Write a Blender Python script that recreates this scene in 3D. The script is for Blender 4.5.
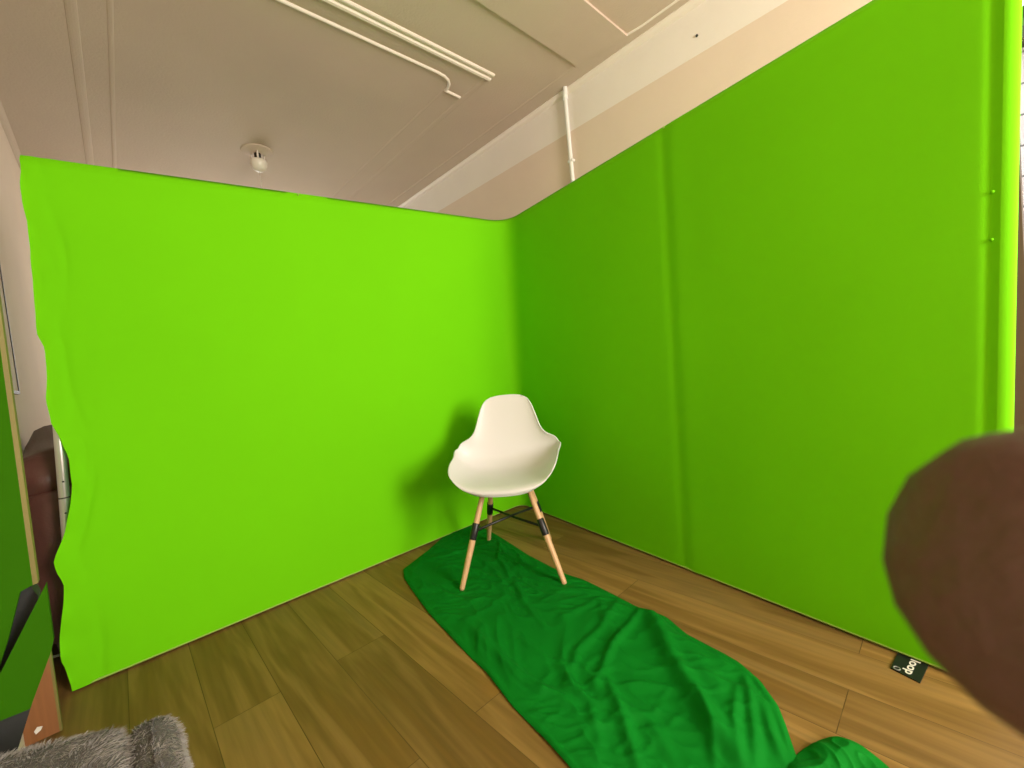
import bpy, bmesh, math, random
from mathutils import Vector, Matrix, noise
random.seed(7)
for o in list(bpy.data.objects): bpy.data.objects.remove(o)
SC = bpy.context.scene
COL = SC.collection
PI = math.pi

# ------------------------------------------------------------------ camera
F_PX = 420.0
yaw, pitch, roll = math.radians(36.07), math.radians(2.53), math.radians(-5.74)
CAM = Vector((-1.670, -2.241, 1.012))
FW = Vector((math.sin(yaw)*math.cos(pitch), math.cos(yaw)*math.cos(pitch), -math.sin(pitch)))
_r = Vector((math.cos(yaw), -math.sin(yaw), 0)); _u = _r.cross(FW)
RT = _r*math.cos(roll) + _u*math.sin(roll)
UP = -_r*math.sin(roll) + _u*math.cos(roll)
cd = bpy.data.cameras.new('camera'); cam = bpy.data.objects.new('camera', cd); COL.objects.link(cam)
cam.matrix_world = Matrix(((RT.x, UP.x, -FW.x, CAM.x), (RT.y, UP.y, -FW.y, CAM.y), (RT.z, UP.z, -FW.z, CAM.z), (0, 0, 0, 1)))
cd.sensor_width = 36; cd.lens = F_PX/1024*36
cd.clip_start = 0.002; cd.clip_end = 100
cd.dof.use_dof = True; cd.dof.focus_distance = 2.3; cd.dof.aperture_fstop = 22
SC.camera = cam

# ------------------------------------------------------------------ room frame (turned a few degrees from the screens)
RA = math.radians(7.13)
XR = Vector((math.cos(RA), math.sin(RA), 0)); YR = Vector((-math.sin(RA), math.cos(RA), 0))
def rm(x, y, z=0.0): return XR*x + YR*y + Vector((0, 0, z))
HC = 2.76

# ------------------------------------------------------------------ world, daylight, exposure
w = bpy.data.worlds.new('world'); SC.world = w; w.use_nodes = True
bg = w.node_tree.nodes['Background']; bg.inputs[0].default_value = (0.75, 0.88, 1.0, 1); bg.inputs[1].default_value = 1.6
def area_light(name, loc, aim, sx, sy, power, color):
    ld = bpy.data.lights.new(name, 'AREA'); ld.shape = 'RECTANGLE'; ld.size = sx; ld.size_y = sy
    ld.energy = power; ld.color = color
    o = bpy.data.objects.new(name, ld); COL.objects.link(o)
    o.location = loc; o.rotation_euler = (Vector(aim) - Vector(loc)).to_track_quat('-Z', 'Y').to_euler()
    return o
# daylight entering by the window in the wall behind the camera and by the window in the right wall
area_light('daylight_front', rm(-0.70, -4.22, 1.62), rm(-0.85, 0, 1.25), 0.80, 1.65, 96, (1.0, 0.90, 0.77))
area_light('daylight_side', rm(0.47, -3.10, 1.45), rm(-1.3, -3.0, 1.30), 1.55, 2.1, 10, (1.0, 0.95, 0.86))
area_light('daylight_back', rm(-0.85, 3.18, 1.60), rm(-0.9, 0, 1.9), 1.5, 1.5, 12, (1.0, 0.82, 0.64))
SC.view_settings.view_transform = 'Standard'; SC.view_settings.look = 'None'
SC.view_settings.gamma = 1.0; SC.view_settings.use_curve_mapping = False
SC.view_settings.exposure = 0.80

# ------------------------------------------------------------------ pixel rays (frame 1024x768) used to survey points on real planes
def ray(x, y): return FW + RT*((x-512)/F_PX) + UP*((384-y)/F_PX)
def atz(x, y, z):
    d = ray(x, y); return CAM + d*((z-CAM.z)/d.z)
def atplane(x, y, p0, n):
    d = ray(x, y); return CAM + d*((Vector(p0)-CAM).dot(n)/d.dot(n))

# ------------------------------------------------------------------ material helpers
def lin(c): return tuple(((v/255)/12.92 if v/255 <= .04045 else ((v/255+.055)/1.055)**2.4) for v in c)
def mat(name, color, rough=.6, metal=0.0, noise_amt=0.0, noise_scale=8.0, bump=0.0, bump_scale=200.0, color2=None, spec=.5, translucent=0.0, stretch=None, sheen=0.0):
    m = bpy.data.materials.new(name); m.use_nodes = True
    nt = m.node_tree; N = nt.nodes; L = nt.links
    b = N['Principled BSDF']; b.inputs['Roughness'].default_value = rough; b.inputs['Metallic'].default_value = metal
    b.inputs['Specular IOR Level'].default_value = spec
    b.inputs['Sheen Weight'].default_value = sheen
    tc = N.new('ShaderNodeTexCoord'); mp = N.new('ShaderNodeMapping'); L.new(tc.outputs['Object'], mp.inputs[0])
    if stretch: mp.inputs['Scale'].default_value = stretch
    c1 = tuple(color)+(1,)
    if color2 is None: color2 = tuple(v*(1-noise_amt) for v in color)
    nz = N.new('ShaderNodeTexNoise'); nz.inputs['Scale'].default_value = noise_scale; nz.inputs['Detail'].default_value = 5
    L.new(mp.outputs[0], nz.inputs['Vector'])
    rp = N.new('ShaderNodeValToRGB'); rp.color_ramp.elements[0].position = .3; rp.color_ramp.elements[1].position = .7
    rp.color_ramp.elements[0].color = tuple(color2)+(1,); rp.color_ramp.elements[1].color = c1
    L.new(nz.outputs['Fac'], rp.inputs[0]); L.new(rp.outputs[0], b.inputs['Base Color'])
    if bump:
        n2 = N.new('ShaderNodeTexNoise'); n2.inputs['Scale'].default_value = bump_scale; n2.inputs['Detail'].default_value = 4
        L.new(mp.outputs[0], n2.inputs['Vector'])
        bp = N.new('ShaderNodeBump'); bp.inputs['Strength'].default_value = bump; bp.inputs['Distance'].default_value = .002
        L.new(n2.outputs['Fac'], bp.inputs['Height']); L.new(bp.outputs[0], b.inputs['Normal'])
    if translucent:
        t = N.new('ShaderNodeBsdfTranslucent'); L.new(rp.outputs[0], t.inputs[0])
        mx = N.new('ShaderNodeMixShader'); mx.inputs[0].default_value = translucent
        L.new(b.outputs[0], mx.inputs[1]); L.new(t.outputs[0], mx.inputs[2])
        L.new(mx.outputs[0], N['Material Output'].inputs[0])
    return m

def floor_material():
    m = bpy.data.materials.new('oak_floor'); m.use_nodes = True
    nt = m.node_tree; N = nt.nodes; L = nt.links; b = N['Principled BSDF']
    tc = N.new('ShaderNodeTexCoord'); mp = N.new('ShaderNodeMapping')
    mp.inputs['Rotation'].default_value = (0, 0, -RA - PI/2); L.new(tc.outputs['Object'], mp.inputs[0])
    # x runs along the planks, y across
    off = N.new('ShaderNodeMapping'); off.inputs['Location'].default_value = (0.42, 0.045, 0); L.new(mp.outputs[0], off.inputs[0])
    br = N.new('ShaderNodeTexBrick'); br.offset = .43; br.offset_frequency = 2; br.squash = 1
    br.inputs['Scale'].default_value = 1; br.inputs['Brick Width'].default_value = 1.35; br.inputs['Row Height'].default_value = .187
    br.inputs['Mortar Size'].default_value = .0014; br.inputs['Mortar Smooth'].default_value = .3; br.inputs['Bias'].default_value = 0
    br.inputs['Color1'].default_value = (0.0, 0.0, 0.0, 1); br.inputs['Color2'].default_value = (1, 1, 1, 1); br.inputs['Mortar'].default_value = (.5, .5, .5, 1)
    L.new(off.outputs[0], br.inputs['Vector'])
    # grain: noise stretched along the plank, shifted from plank to plank
    mul = N.new('ShaderNodeVectorMath'); mul.operation = 'SCALE'; mul.inputs['Scale'].default_value = 7.3; L.new(br.outputs['Color'], mul.inputs[0])
    add = N.new('ShaderNodeVectorMath'); add.operation = 'ADD'; L.new(mp.outputs[0], add.inputs[0]); L.new(mul.outputs[0], add.inputs[1])
    st = N.new('ShaderNodeMapping'); st.inputs['Scale'].default_value = (.9, 9, 1); L.new(add.outputs[0], st.inputs[0])
    n1 = N.new('ShaderNodeTexNoise'); n1.inputs['Scale'].default_value = 1.0; n1.inputs['Detail'].default_value = 3; n1.inputs['Distortion'].default_value = .8
    L.new(st.outputs[0], n1.inputs['Vector'])
    sn = N.new('ShaderNodeMath'); sn.operation = 'MULTIPLY'; sn.inputs[1].default_value = 26; L.new(n1.outputs['Fac'], sn.inputs[0])
    si = N.new('ShaderNodeMath'); si.operation = 'SINE'; L.new(sn.outputs[0], si.inputs[0])
    st2 = N.new('ShaderNodeMapping'); st2.inputs['Scale'].default_value = (3, 60, 1); L.new(add.outputs[0], st2.inputs[0])
    n2 = N.new('ShaderNodeTexNoise'); n2.inputs['Scale'].default_value = 1; n2.inputs['Detail'].default_value = 5; L.new(st2.outputs[0], n2.inputs['Vector'])
    r1 = N.new('ShaderNodeValToRGB'); r1.color_ramp.elements[0].color = (.182, .090, .018, 1); r1.color_ramp.elements[1].color = (.275, .160, .052, 1)
    r1.color_ramp.elements[0].position = .28; r1.color_ramp.elements[1].position = .72; L.new(n1.outputs['Fac'], r1.inputs[0])
    r2 = N.new('ShaderNodeMapRange'); r2.inputs[1].default_value = -1; r2.inputs[2].default_value = 1; r2.inputs[3].default_value = .86; r2.inputs[4].default_value = 1.06
    L.new(si.outputs[0], r2.inputs[0])
    r3 = N.new('ShaderNodeMapRange'); r3.inputs[1].default_value = .3; r3.inputs[2].default_value = .7; r3.inputs[3].default_value = .85; r3.inputs[4].default_value = 1.12
    L.new(n2.outputs['Fac'], r3.inputs[0])
    r4 = N.new('ShaderNodeMapRange'); r4.inputs[3].default_value = .80; r4.inputs[4].default_value = 1.18; L.new(br.outputs['Color'], r4.inputs[0])
    a = N.new('ShaderNodeMath'); a.operation = 'MULTIPLY'; L.new(r2.outputs[0], a.inputs[0]); L.new(r3.outputs[0], a.inputs[1])
    a2 = N.new('ShaderNodeMath'); a2.operation = 'MULTIPLY'; L.new(a.outputs[0], a2.inputs[0]); L.new(r4.outputs[0], a2.inputs[1])
    # knots
    kp = N.new('ShaderNodeMapping'); kp.inputs['Scale'].default_value = (1.7, 5, 1); L.new(mp.outputs[0], kp.inputs[0])
    vo = N.new('ShaderNodeTexVoronoi'); vo.inputs['Scale'].default_value = 1.1; L.new(kp.outputs[0], vo.inputs['Vector'])
    kr = N.new('ShaderNodeMapRange'); kr.inputs[1].default_value = .02; kr.inputs[2].default_value = .07; kr.inputs[3].default_value = .45; kr.inputs[4].default_value = 1
    L.new(vo.outputs['Distance'], kr.inputs[0])
    a3 = N.new('ShaderNodeMath'); a3.operation = 'MULTIPLY'; L.new(a2.outputs[0], a3.inputs[0]); L.new(kr.outputs[0], a3.inputs[1])
    mo = N.new('ShaderNodeMapRange'); mo.inputs[3].default_value = 1; mo.inputs[4].default_value = .45; L.new(br.outputs['Fac'], mo.inputs[0])
    a4 = N.new('ShaderNodeMath'); a4.operation = 'MULTIPLY'; L.new(a3.outputs[0], a4.inputs[0]); L.new(mo.outputs[0], a4.inputs[1])
    vm = N.new('ShaderNodeVectorMath'); vm.operation = 'SCALE'; L.new(r1.outputs[0], vm.inputs[0]); L.new(a4.outputs[0], vm.inputs['Scale'])
    L.new(vm.outputs[0], b.inputs['Base Color'])
    b.inputs['Roughness'].default_value = .5; b.inputs['Specular IOR Level'].default_value = .3
    bp = N.new('ShaderNodeBump'); bp.inputs['Strength'].default_value = .25; bp.inputs['Distance'].default_value = .001
    L.new(a4.outputs[0], bp.inputs['Height']); L.new(bp.outputs[0], b.inputs['Normal'])
    return m

def brick_material():
    m = bpy.data.materials.new('pale_brick'); m.use_nodes = True
    nt = m.node_tree; N = nt.nodes; L = nt.links; b = N['Principled BSDF']
    tc = N.new('ShaderNodeTexCoord'); mp = N.new('ShaderNodeMapping'); mp.inputs['Rotation'].default_value = (PI/2, 0, PI/2); L.new(tc.outputs['Object'], mp.inputs[0])
    br = N.new('ShaderNodeTexBrick'); br.inputs['Scale'].default_value = 1; br.inputs['Brick Width'].default_value = .23; br.inputs['Row Height'].default_value = .075
    br.inputs['Mortar Size'].default_value = .008
    br.inputs['Color1'].default_value = (.74, .60, .52, 1); br.inputs['Color2'].default_value = (.60, .44, .38, 1); br.inputs['Mortar'].default_value = (.22, .17, .14, 1)
    L.new(mp.outputs[0], br.inputs['Vector']); L.new(br.outputs['Color'], b.inputs['Base Color']); b.inputs['Roughness'].default_value = .9
    return m

M = {}
M['wall'] = mat('wall_plaster', (.72, .60, .49), .9, noise_amt=.06, noise_scale=2.5, bump=.5, bump_scale=60)
M['wall_up'] = mat('wall_plaster_upper', (.80, .75, .69), .9, noise_amt=.05, noise_scale=2.5, bump=.5, bump_scale=60)
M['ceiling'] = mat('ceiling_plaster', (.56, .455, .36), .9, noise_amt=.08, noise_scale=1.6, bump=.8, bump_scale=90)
M['trim'] = mat('trim_paint', (.78, .70, .62), .5, noise_amt=.03)
M['floor'] = floor_material()
M['brick'] = brick_material()
M['screen'] = mat('lime_fabric', (.172, .66, .001), .85, noise_amt=.05, noise_scale=1.3, bump=.35, bump_scale=700, spec=.15, translucent=.10)
M['hem'] = mat('hem_tape', (.30, .48, .07), .8, noise_amt=.1)
M['cloth'] = mat('green_cloth', (.001, .165, .010), .75, noise_amt=.08, noise_scale=3, bump=.3, bump_scale=500, spec=.12)
M['plastic'] = mat('white_plastic', (.68, .66, .665), .42, noise_amt=.01)
M['beech'] = mat('beech_wood', (.66, .40, .21), .45, noise_amt=.22, noise_scale=14, stretch=(6, 6, .7))
M['black'] = mat('black_steel', (.012, .012, .014), .4, noise_amt=.1)
M['steel'] = mat('brushed_aluminium', (.72, .72, .72), .30, metal=.85, noise_amt=.05)
M['gap'] = mat('dark_rubber_and_shade', (.02, .02, .02), .8)  # rubber parts; on the cupboard body the black stands in for shade
M['leather'] = mat('brown_leather', (.085, .028, .022), .38, noise_amt=.35, noise_scale=6, bump=.5, bump_scale=120)
M['board'] = mat('green_laminate', (.026, .115, .001), .95, spec=.08, noise_amt=.06, noise_scale=5)
M['ply'] = mat('pale_plywood_edge', (.19, .16, .04), .6, noise_amt=.15, noise_scale=40, stretch=(1, 1, .1))
M['plank'] = mat('orange_pine', (.30, .115, .038), .55, noise_amt=.2, noise_scale=9, stretch=(8, 8, .6))
M['sticker'] = mat('white_paper', (.82, .78, .74), .7)
M['fur'] = mat('grey_faux_fur', (.50, .46, .44), .85, noise_scale=28, color2=(.24, .22, .21))
M['furbase'] = mat('grey_fur_backing', (.13, .12, .12), .9, noise_amt=.3, noise_scale=30)
M['skin'] = mat('skin', (.088, .034, .022), .55, noise_amt=.18, noise_scale=60, bump=.3, bump_scale=400)  # albedo darkened to stand in for the shade of the held phone
M['nail'] = mat('finger_nail', (.34, .18, .14), .3)
M['frame'] = mat('dark_wood_frame', (.045, .022, .014), .5, noise_amt=.2)
M['mount'] = mat('beige_mount', (.60, .48, .37), .8, noise_amt=.10, noise_scale=4)
M['winframe'] = mat('brown_window_frame', (.060, .036, .016), .45, noise_amt=.2)
M['cardblack'] = mat('black_label', (.008, .009, .009), .45)
M['print'] = mat('white_print', (.72, .68, .62), .6)
M['printgrey'] = mat('grey_print', (.22, .23, .20), .6)
M['cable'] = mat('white_cable', (.75, .75, .72), .5)
M['leaf'] = mat('foliage', (.13, .20, .03), .7, noise_amt=.6, noise_scale=4)
M['ground'] = mat('outdoor_paving', (.40, .38, .35), .9, noise_amt=.2)
M['porcelain'] = mat('white_porcelain', (.74, .68, .60), .3)
g = bpy.data.materials.new('window_glass'); g.use_nodes = True
gb = g.node_tree.nodes['Principled BSDF']; gb.inputs['Transmission Weight'].default_value = 1; gb.inputs['Roughness'].default_value = 0; gb.inputs['IOR'].default_value = 1.02
gb.inputs['Base Color'].default_value = (.97, 1, .98, 1); M['glass'] = g

# ------------------------------------------------------------------ object helpers
def link_mesh(name, me, m, parent=None, smooth=False):
    o = bpy.data.objects.new(name, me); COL.objects.link(o)
    if m: me.materials.append(M[m] if isinstance(m, str) else m)
    if smooth:
        for p in me.polygons: p.use_smooth = True
    if parent:
        o.parent = parent
        o.matrix_parent_inverse = parent.matrix_basis.inverted()
    return o
def pyd(name, verts, faces, m, parent=None, smooth=False):
    me = bpy.data.meshes.new(name); me.from_pydata([tuple(v) for v in verts], [], faces); me.update()
    bm = bmesh.new(); bm.from_mesh(me); bmesh.ops.recalc_face_normals(bm, faces=bm.faces); bm.to_mesh(me); bm.free()
    return link_mesh(name, me, m, parent, smooth)
def obj(name, bm, m, parent=None, smooth=False, recalc=True):
    me = bpy.data.meshes.new(name)
    if recalc: bmesh.ops.recalc_face_normals(bm, faces=bm.faces)
    bm.to_mesh(me); bm.free()
    return link_mesh(name, me, m, parent, smooth)
def empty(name, loc, label, cat, group=None):
    o = bpy.data.objects.new(name, None); COL.objects.link(o); o.location = loc; o.empty_display_size = .1
    o['label'] = label; o['category'] = cat
    if group: o['group'] = group
    return o
def tag(o, label, cat, group=None):
    o['label'] = label; o['category'] = cat
    if group: o['group'] = group
    return o
def struct(o): o['kind'] = 'structure'; return o
def box(bm, c, ax, ay, az, sx, sy, sz, bevel=0.0):
    """box centred at c with axes ax, ay, az and full sizes"""
    c = Vector(c); vs = []
    for i in (-1, 1):
        for j in (-1, 1):
            for k in (-1, 1):
                vs.append(bm.verts.new(c + ax*(i*sx/2) + ay*(j*sy/2) + az*(k*sz/2)))
    fs = [(0, 1, 3, 2), (4, 6, 7, 5), (0, 4, 5, 1), (2, 3, 7, 6), (0, 2, 6, 4), (1, 5, 7, 3)]
    faces = [bm.faces.new([vs[i] for i in f]) for f in fs]
    if bevel:
        es = list({e for f in faces for e in f.edges})
        bmesh.ops.bevel(bm, geom=es, offset=bevel, segments=2, affect='EDGES', profile=.5)
ZA = Vector((0, 0, 1))
def rbox(bm, x0, x1, y0, y1, z0, z1, bevel=0.0):
    """box in room coordinates"""
    box(bm, rm((x0+x1)/2, (y0+y1)/2, (z0+z1)/2), XR, YR, ZA, x1-x0, y1-y0, z1-z0, bevel)
def tube(bm, pts, radii, seg=16, cap=True, flat=None):
    pts = [Vector(p) for p in pts]
    if not hasattr(radii, '__len__'): radii = [radii]*len(pts)
    rings = []; prev = None
    for i, p in enumerate(pts):
        t = (pts[min(i+1, len(pts)-1)] - pts[max(i-1, 0)]).normalized()
        if prev is None:
            a = Vector((0, 0, 1)) if abs(t.z) < .9 else Vector((1, 0, 0))
            n = t.cross(a).normalized()
        else:
            n = (prev - t*prev.dot(t)).normalized()
        prev = n; bnv = t.cross(n)
        rings.append([bm.verts.new(p + (n*math.cos(2*PI*k/seg) + bnv*math.sin(2*PI*k/seg))*radii[i]) for k in range(seg)])
    for a, b in zip(rings, rings[1:]):
        for k in range(seg): bm.faces.new((a[k], a[(k+1) % seg], b[(k+1) % seg], b[k]))
    if cap: bm.faces.new(rings[0][::-1]); bm.faces.new(rings[-1])
def lathe(bm, c, prof, seg=32, axis=None):
    c = Vector(c); rings = []
    for r, z in prof:
        rings.append([bm.verts.new(c + Vector((r*math.cos(2*PI*k/seg), r*math.sin(2*PI*k/seg), z))) for k in range(seg)])
    for a, b in zip(rings, rings[1:]):
        for k in range(seg): bm.faces.new((a[k], a[(k+1) % seg], b[(k+1) % seg], b[k]))
    if prof[0][0] > 1e-5: bm.faces.new(rings[0][::-1])
    if prof[-1][0] > 1e-5: bm.faces.new(rings[-1])
def crom(tab, v):
    """smooth interpolation of rows (key, a, b, ...)"""
    n = len(tab)
    for i in range(n-1):
        if v <= tab[i+1][0] or i == n-2: break
    p1, p2 = tab[i], tab[i+1]; p0 = tab[max(i-1, 0)]; p3 = tab[min(i+2, n-1)]
    t = (v-p1[0])/(p2[0]-p1[0]); out = []
    for k in range(1, len(p1)):
        m1 = (p2[k]-p0[k])/max(p2[0]-p0[0], 1e-6)*(p2[0]-p1[0]); m2 = (p3[k]-p1[k])/max(p3[0]-p1[0], 1e-6)*(p2[0]-p1[0])
        t2, t3 = t*t, t*t*t
        out.append((2*t3-3*t2+1)*p1[k] + (t3-2*t2+t)*m1 + (-2*t3+3*t2)*p2[k] + (t3-t2)*m2)
    return out
def sstep(a, b, x):
    t = max(0, min(1, (x-a)/(b-a))); return t*t*(3-2*t)

# ------------------------------------------------------------------ room shell
XL, XRW, YF, YB = -2.26, 0.40, -4.35, 3.30
bm = bmesh.new(); rbox(bm, XL-.1, XRW+.1, YF-.1, YB+.1, -.06, 0); struct(obj('floor', bm, 'floor'))
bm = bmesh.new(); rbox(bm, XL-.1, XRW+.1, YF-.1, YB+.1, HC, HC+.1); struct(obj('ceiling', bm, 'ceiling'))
bm = bmesh.new(); rbox(bm, XL-.1, XL, YF, YB, 0, HC); struct(obj('wall_left', bm, 'wall'))
UX0, UX1, UZ0, UZ1 = -1.65, -.05, .80, 2.40
bm = bmesh.new()
rbox(bm, XL-.1, UX0, YB, YB+.12, 0, HC); rbox(bm, UX1, XRW+.1, YB, YB+.12, 0, HC); rbox(bm, UX0, UX1, YB, YB+.12, 0, UZ0); rbox(bm, UX0, UX1, YB, YB+.12, UZ1, HC)
struct(obj('wall_back', bm, 'wall'))
# right wall with a window opening beside the near end of the screen
WY0, WY1, WZ0, WZ1 = -3.92, -2.136, .35, 2.52
FZ = 2.50    # the paint changes colour at this height
bm = bmesh.new()
rbox(bm, XRW, XRW+.14, WY1, YB, 0, FZ); rbox(bm, XRW, XRW+.14, YF, WY0, 0, FZ); rbox(bm, XRW, XRW+.14, WY0, WY1, 0, WZ0)
struct(obj('wall_right', bm, 'wall'))
bm = bmesh.new()
rbox(bm, XRW, XRW+.14, WY1, YB, FZ, HC); rbox(bm, XRW, XRW+.14, YF, WY0, FZ, HC); rbox(bm, XRW, XRW+.14, WY0, WY1, WZ1, HC)
struct(obj('wall_right_frieze', bm, 'wall_up'))
# wall behind the camera with its window
VX0, VX1, VZ0, VZ1 = -1.20, -.20, .70, 2.50
bm = bmesh.new()
rbox(bm, XL-.1, VX0, YF-.12, YF, 0, HC); rbox(bm, VX1, XRW+.1, YF-.12, YF, 0, HC); rbox(bm, VX0, VX1, YF-.12, YF, 0, VZ0); rbox(bm, VX0, VX1, YF-.12, YF, VZ1, HC)
struct(obj('wall_front', bm, 'wall'))
def window(name, horizontal, a0, a1, z0, z1, p0, p1, m, back=False):
    root = bpy.data.objects.new(name, None); COL.objects.link(root); root['kind'] = 'structure'
    t = .06
    def B(bm, u0, u1, zz0, zz1, d0=p0, d1=p1):
        if horizontal: rbox(bm, u0, u1, d0, d1, zz0, zz1, .004)
        else: rbox(bm, d0, d1, u0, u1, zz0, zz1, .004)
    bm = bmesh.new()
    B(bm, a0, a0+t, z0, z1); B(bm, a1-t, a1, z0, z1); B(bm, a0+t, a1-t, z0, z0+t); B(bm, a0+t, a1-t, z1-t, z1)
    B(bm, (a0+a1)/2-.025, (a0+a1)/2+.025, z0+t, z1-t)
    obj('window_frame', bm, m, root)
    bm = bmesh.new(); pm = (p0+p1)/2
    B(bm, a0+t, (a0+a1)/2-.025, z0+t, z1-t, pm-.003, pm+.003); B(bm, (a0+a1)/2+.025, a1-t, z0+t, z1-t, pm-.003, pm+.003)
    obj('window_pane', bm, 'glass', root)
    bm = bmesh.new()
    if back: rbox(bm, a0-.04, a1+.04, YB-.06, YB-.001, z0-.045, z0-.005, .004)
    elif horizontal: rbox(bm, a0-.04, a1+.04, YF+.001, YF+.06, z0-.045, z0-.005, .004)
    else: rbox(bm, XRW-.05, XRW-.001, a0-.04, a1+.02, z0-.045, z0-.005, .004)
    obj('window_sill', bm, 'trim', root)
window('window_1', False, WY0, WY1, WZ0, WZ1, XRW+.06, XRW+.12, 'winframe')
window('window_2', True, VX0, VX1, VZ0, VZ1, YF-.10, YF-.04, 'trim')
window('window_3', True, UX0, UX1, UZ0, UZ1, YB+.04, YB+.10, 'trim', True)

# ceiling mouldings: half-round beads planted on the plaster
def bead(name, pts, prof, finish='trim'):
    """sweep profile (offset across, drop below ceiling) along a polyline of room points"""
    P = [rm(x, y, HC) for x, y in pts]; bm = bmesh.new(); rings = []
    for i, p in enumerate(P):
        t0 = (P[i]-P[i-1]).normalized() if i else None; t1 = (P[i+1]-P[i]).normalized() if i < len(P)-1 else None
        t = ((t0 or t1)+(t1 or t0)).normalized(); n = Vector((-t.y, t.x, 0))
        k = 1/max(.4, n.dot(Vector((-(t1 or t0).y, (t1 or t0).x, 0))))
        rings.append([bm.verts.new(p + n*(o*k) - ZA*d) for o, d in prof])
    m = len(prof)
    for a, b in zip(rings, rings[1:]):
        for k in range(m): bm.faces.new((a[k], a[(k+1) % m], b[(k+1) % m], b[k]))
    bm.faces.new(rings[0][::-1]); bm.faces.new(rings[-1])
    return struct(obj(name, bm, finish))
def halfround(wd, h): return [(-wd/2, -.002)] + [(-wd/2*math.cos(PI*k/6), h*math.sin(PI*k/6)) for k in range(7)] + [(wd/2, -.002)]
thin = halfround(.018, .011)
faint = halfround(.022, .0035)
wide = [(-.030, -.002), (-.030, .006), (-.024, .011), (-.014, .011), (-.010, .006), (.004, .006), (.010, .014), (.022, .016), (.030, .008), (.030, -.002)]
wfaint = halfround(.042, .004)
arcp = [(-.385, .002), (-.335, .006), (-.295, .022), (-.268, .050), (-.255, .082), (-.256, .108)]
bead('trim_1', [(-1.78, .030)] + arcp, thin)
bead('trim_2', [(-.262, .108), (-.140, .112)], thin)
bead('trim_3', [(-.262, .118), (-.268, 3.2)], faint, 'ceiling')
bead('trim_4', [(-1.90, -.105), (-.094, -.150)], wide)
bead('trim_5', [(-.112, -.11), (-.125, 3.2)], wfaint, 'ceiling')
bead('trim_6', [(-1.78, .06), (-1.765, 3.2)], faint, 'ceiling')
bead('trim_7', [(-1.905, -.06), (-1.895, 3.2)], wfaint, 'ceiling')
bm = bmesh.new(); pts8 = [(-2.24, -.50), (.25, -.525), (.300, -.838), (-2.24, -.80)]
vt = [bm.verts.new(rm(x, y, HC-.013)) for x, y in pts8]; vb = [bm.verts.new(rm(x, y, HC+.002)) for x, y in pts8]
bm.faces.new(vt); bm.faces.new(vb[::-1])
for i in range(4): bm.faces.new((vt[i], vb[i], vb[(i+1) % 4], vt[(i+1) % 4]))
struct(obj('trim_8', bm, 'ceiling'))
bead('trim_9', [(.262, -.50), (.258, 3.28)], halfround(.020, .004), 'ceiling')
bead('trim_10', [(.304, -.835), (.315, -.92), (.325, -4.3)], halfround(.016, .006))
# slim cove where the ceiling meets the right and left wall
bead('trim_11', [(.385, -4.3), (.385, 3.28)], [(-.015, -.002), (-.015, .03), (.002, .022), (.016, .006), (.016, -.002)])
bead('trim_12', [(-2.245, -4.3), (-2.245, 3.28)], [(-.015, -.002), (-.015, .006), (-.002, .022), (.014, .03), (.014, -.002)], 'ceiling')
def base(name, x0, x1, y0, y1):
    bm = bmesh.new(); rbox(bm, x0, x1, y0, y1, .0, .09, .004); struct(obj(name, bm, 'trim'))
base('baseboard_left', XL, XL+.015, -4.3, 3.28); base('baseboard_right', XRW-.015, XRW, -2.0, 3.28); base('baseboard_back', XL+.02, XRW-.02, YB-.015, YB)

# ------------------------------------------------------------------ outdoors seen past the right edge of the screen
bm = bmesh.new(); rbox(bm, XRW+.6, XRW+9, -8, 6, -.9, -.8); struct(obj('ground_outside', bm, 'ground'))
bh = empty('brick_building', rm(3.6, -2.2, -.8), 'pale pink brick house seen through the window behind the right screen edge', 'building')
bm = bmesh.new(); rbox(bm, 3.3, 5.5, -5.5, 3.0, -.8, 3.02); obj('wall', bm, 'brick', bh)
bm = bmesh.new(); rbox(bm, 3.15, 5.6, -5.6, 3.1, 3.02, 3.12, .01); obj('coping', bm, 'winframe', bh)
tr = empty('tree', rm(6.4, -2.4, -.8), 'leafy tree above the brick house outside the window', 'tree')
bm = bmesh.new(); tube(bm, [rm(6.4, -2.4, -.8), rm(6.45, -2.4, 1.5), rm(6.4, -2.3, 3.4)], [.18, .13, .08]); obj('trunk', bm, 'frame', tr)
bm = bmesh.new()
for i in range(2600):
    d = Vector((random.gauss(0, 1), random.gauss(0, 1), random.gauss(0, 1))).normalized()*random.uniform(.5, 1)**.4
    c = rm(6.4, -2.3, 4.6) + Vector((d.x*1.5, d.y*2.3, d.z*1.35))
    a = Vector((random.gauss(0, 1), random.gauss(0, 1), random.gauss(0, 1))).normalized(); b_ = a.orthogonal().normalized(); s = random.uniform(.07, .14)
    q = [bm.verts.new(c+a*s), bm.verts.new(c+b_*s*.5), bm.verts.new(c-a*s), bm.verts.new(c-b_*s*.5)]; bm.faces.new(q)
obj('foliage', bm, 'leaf', tr, recalc=False)

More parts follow.
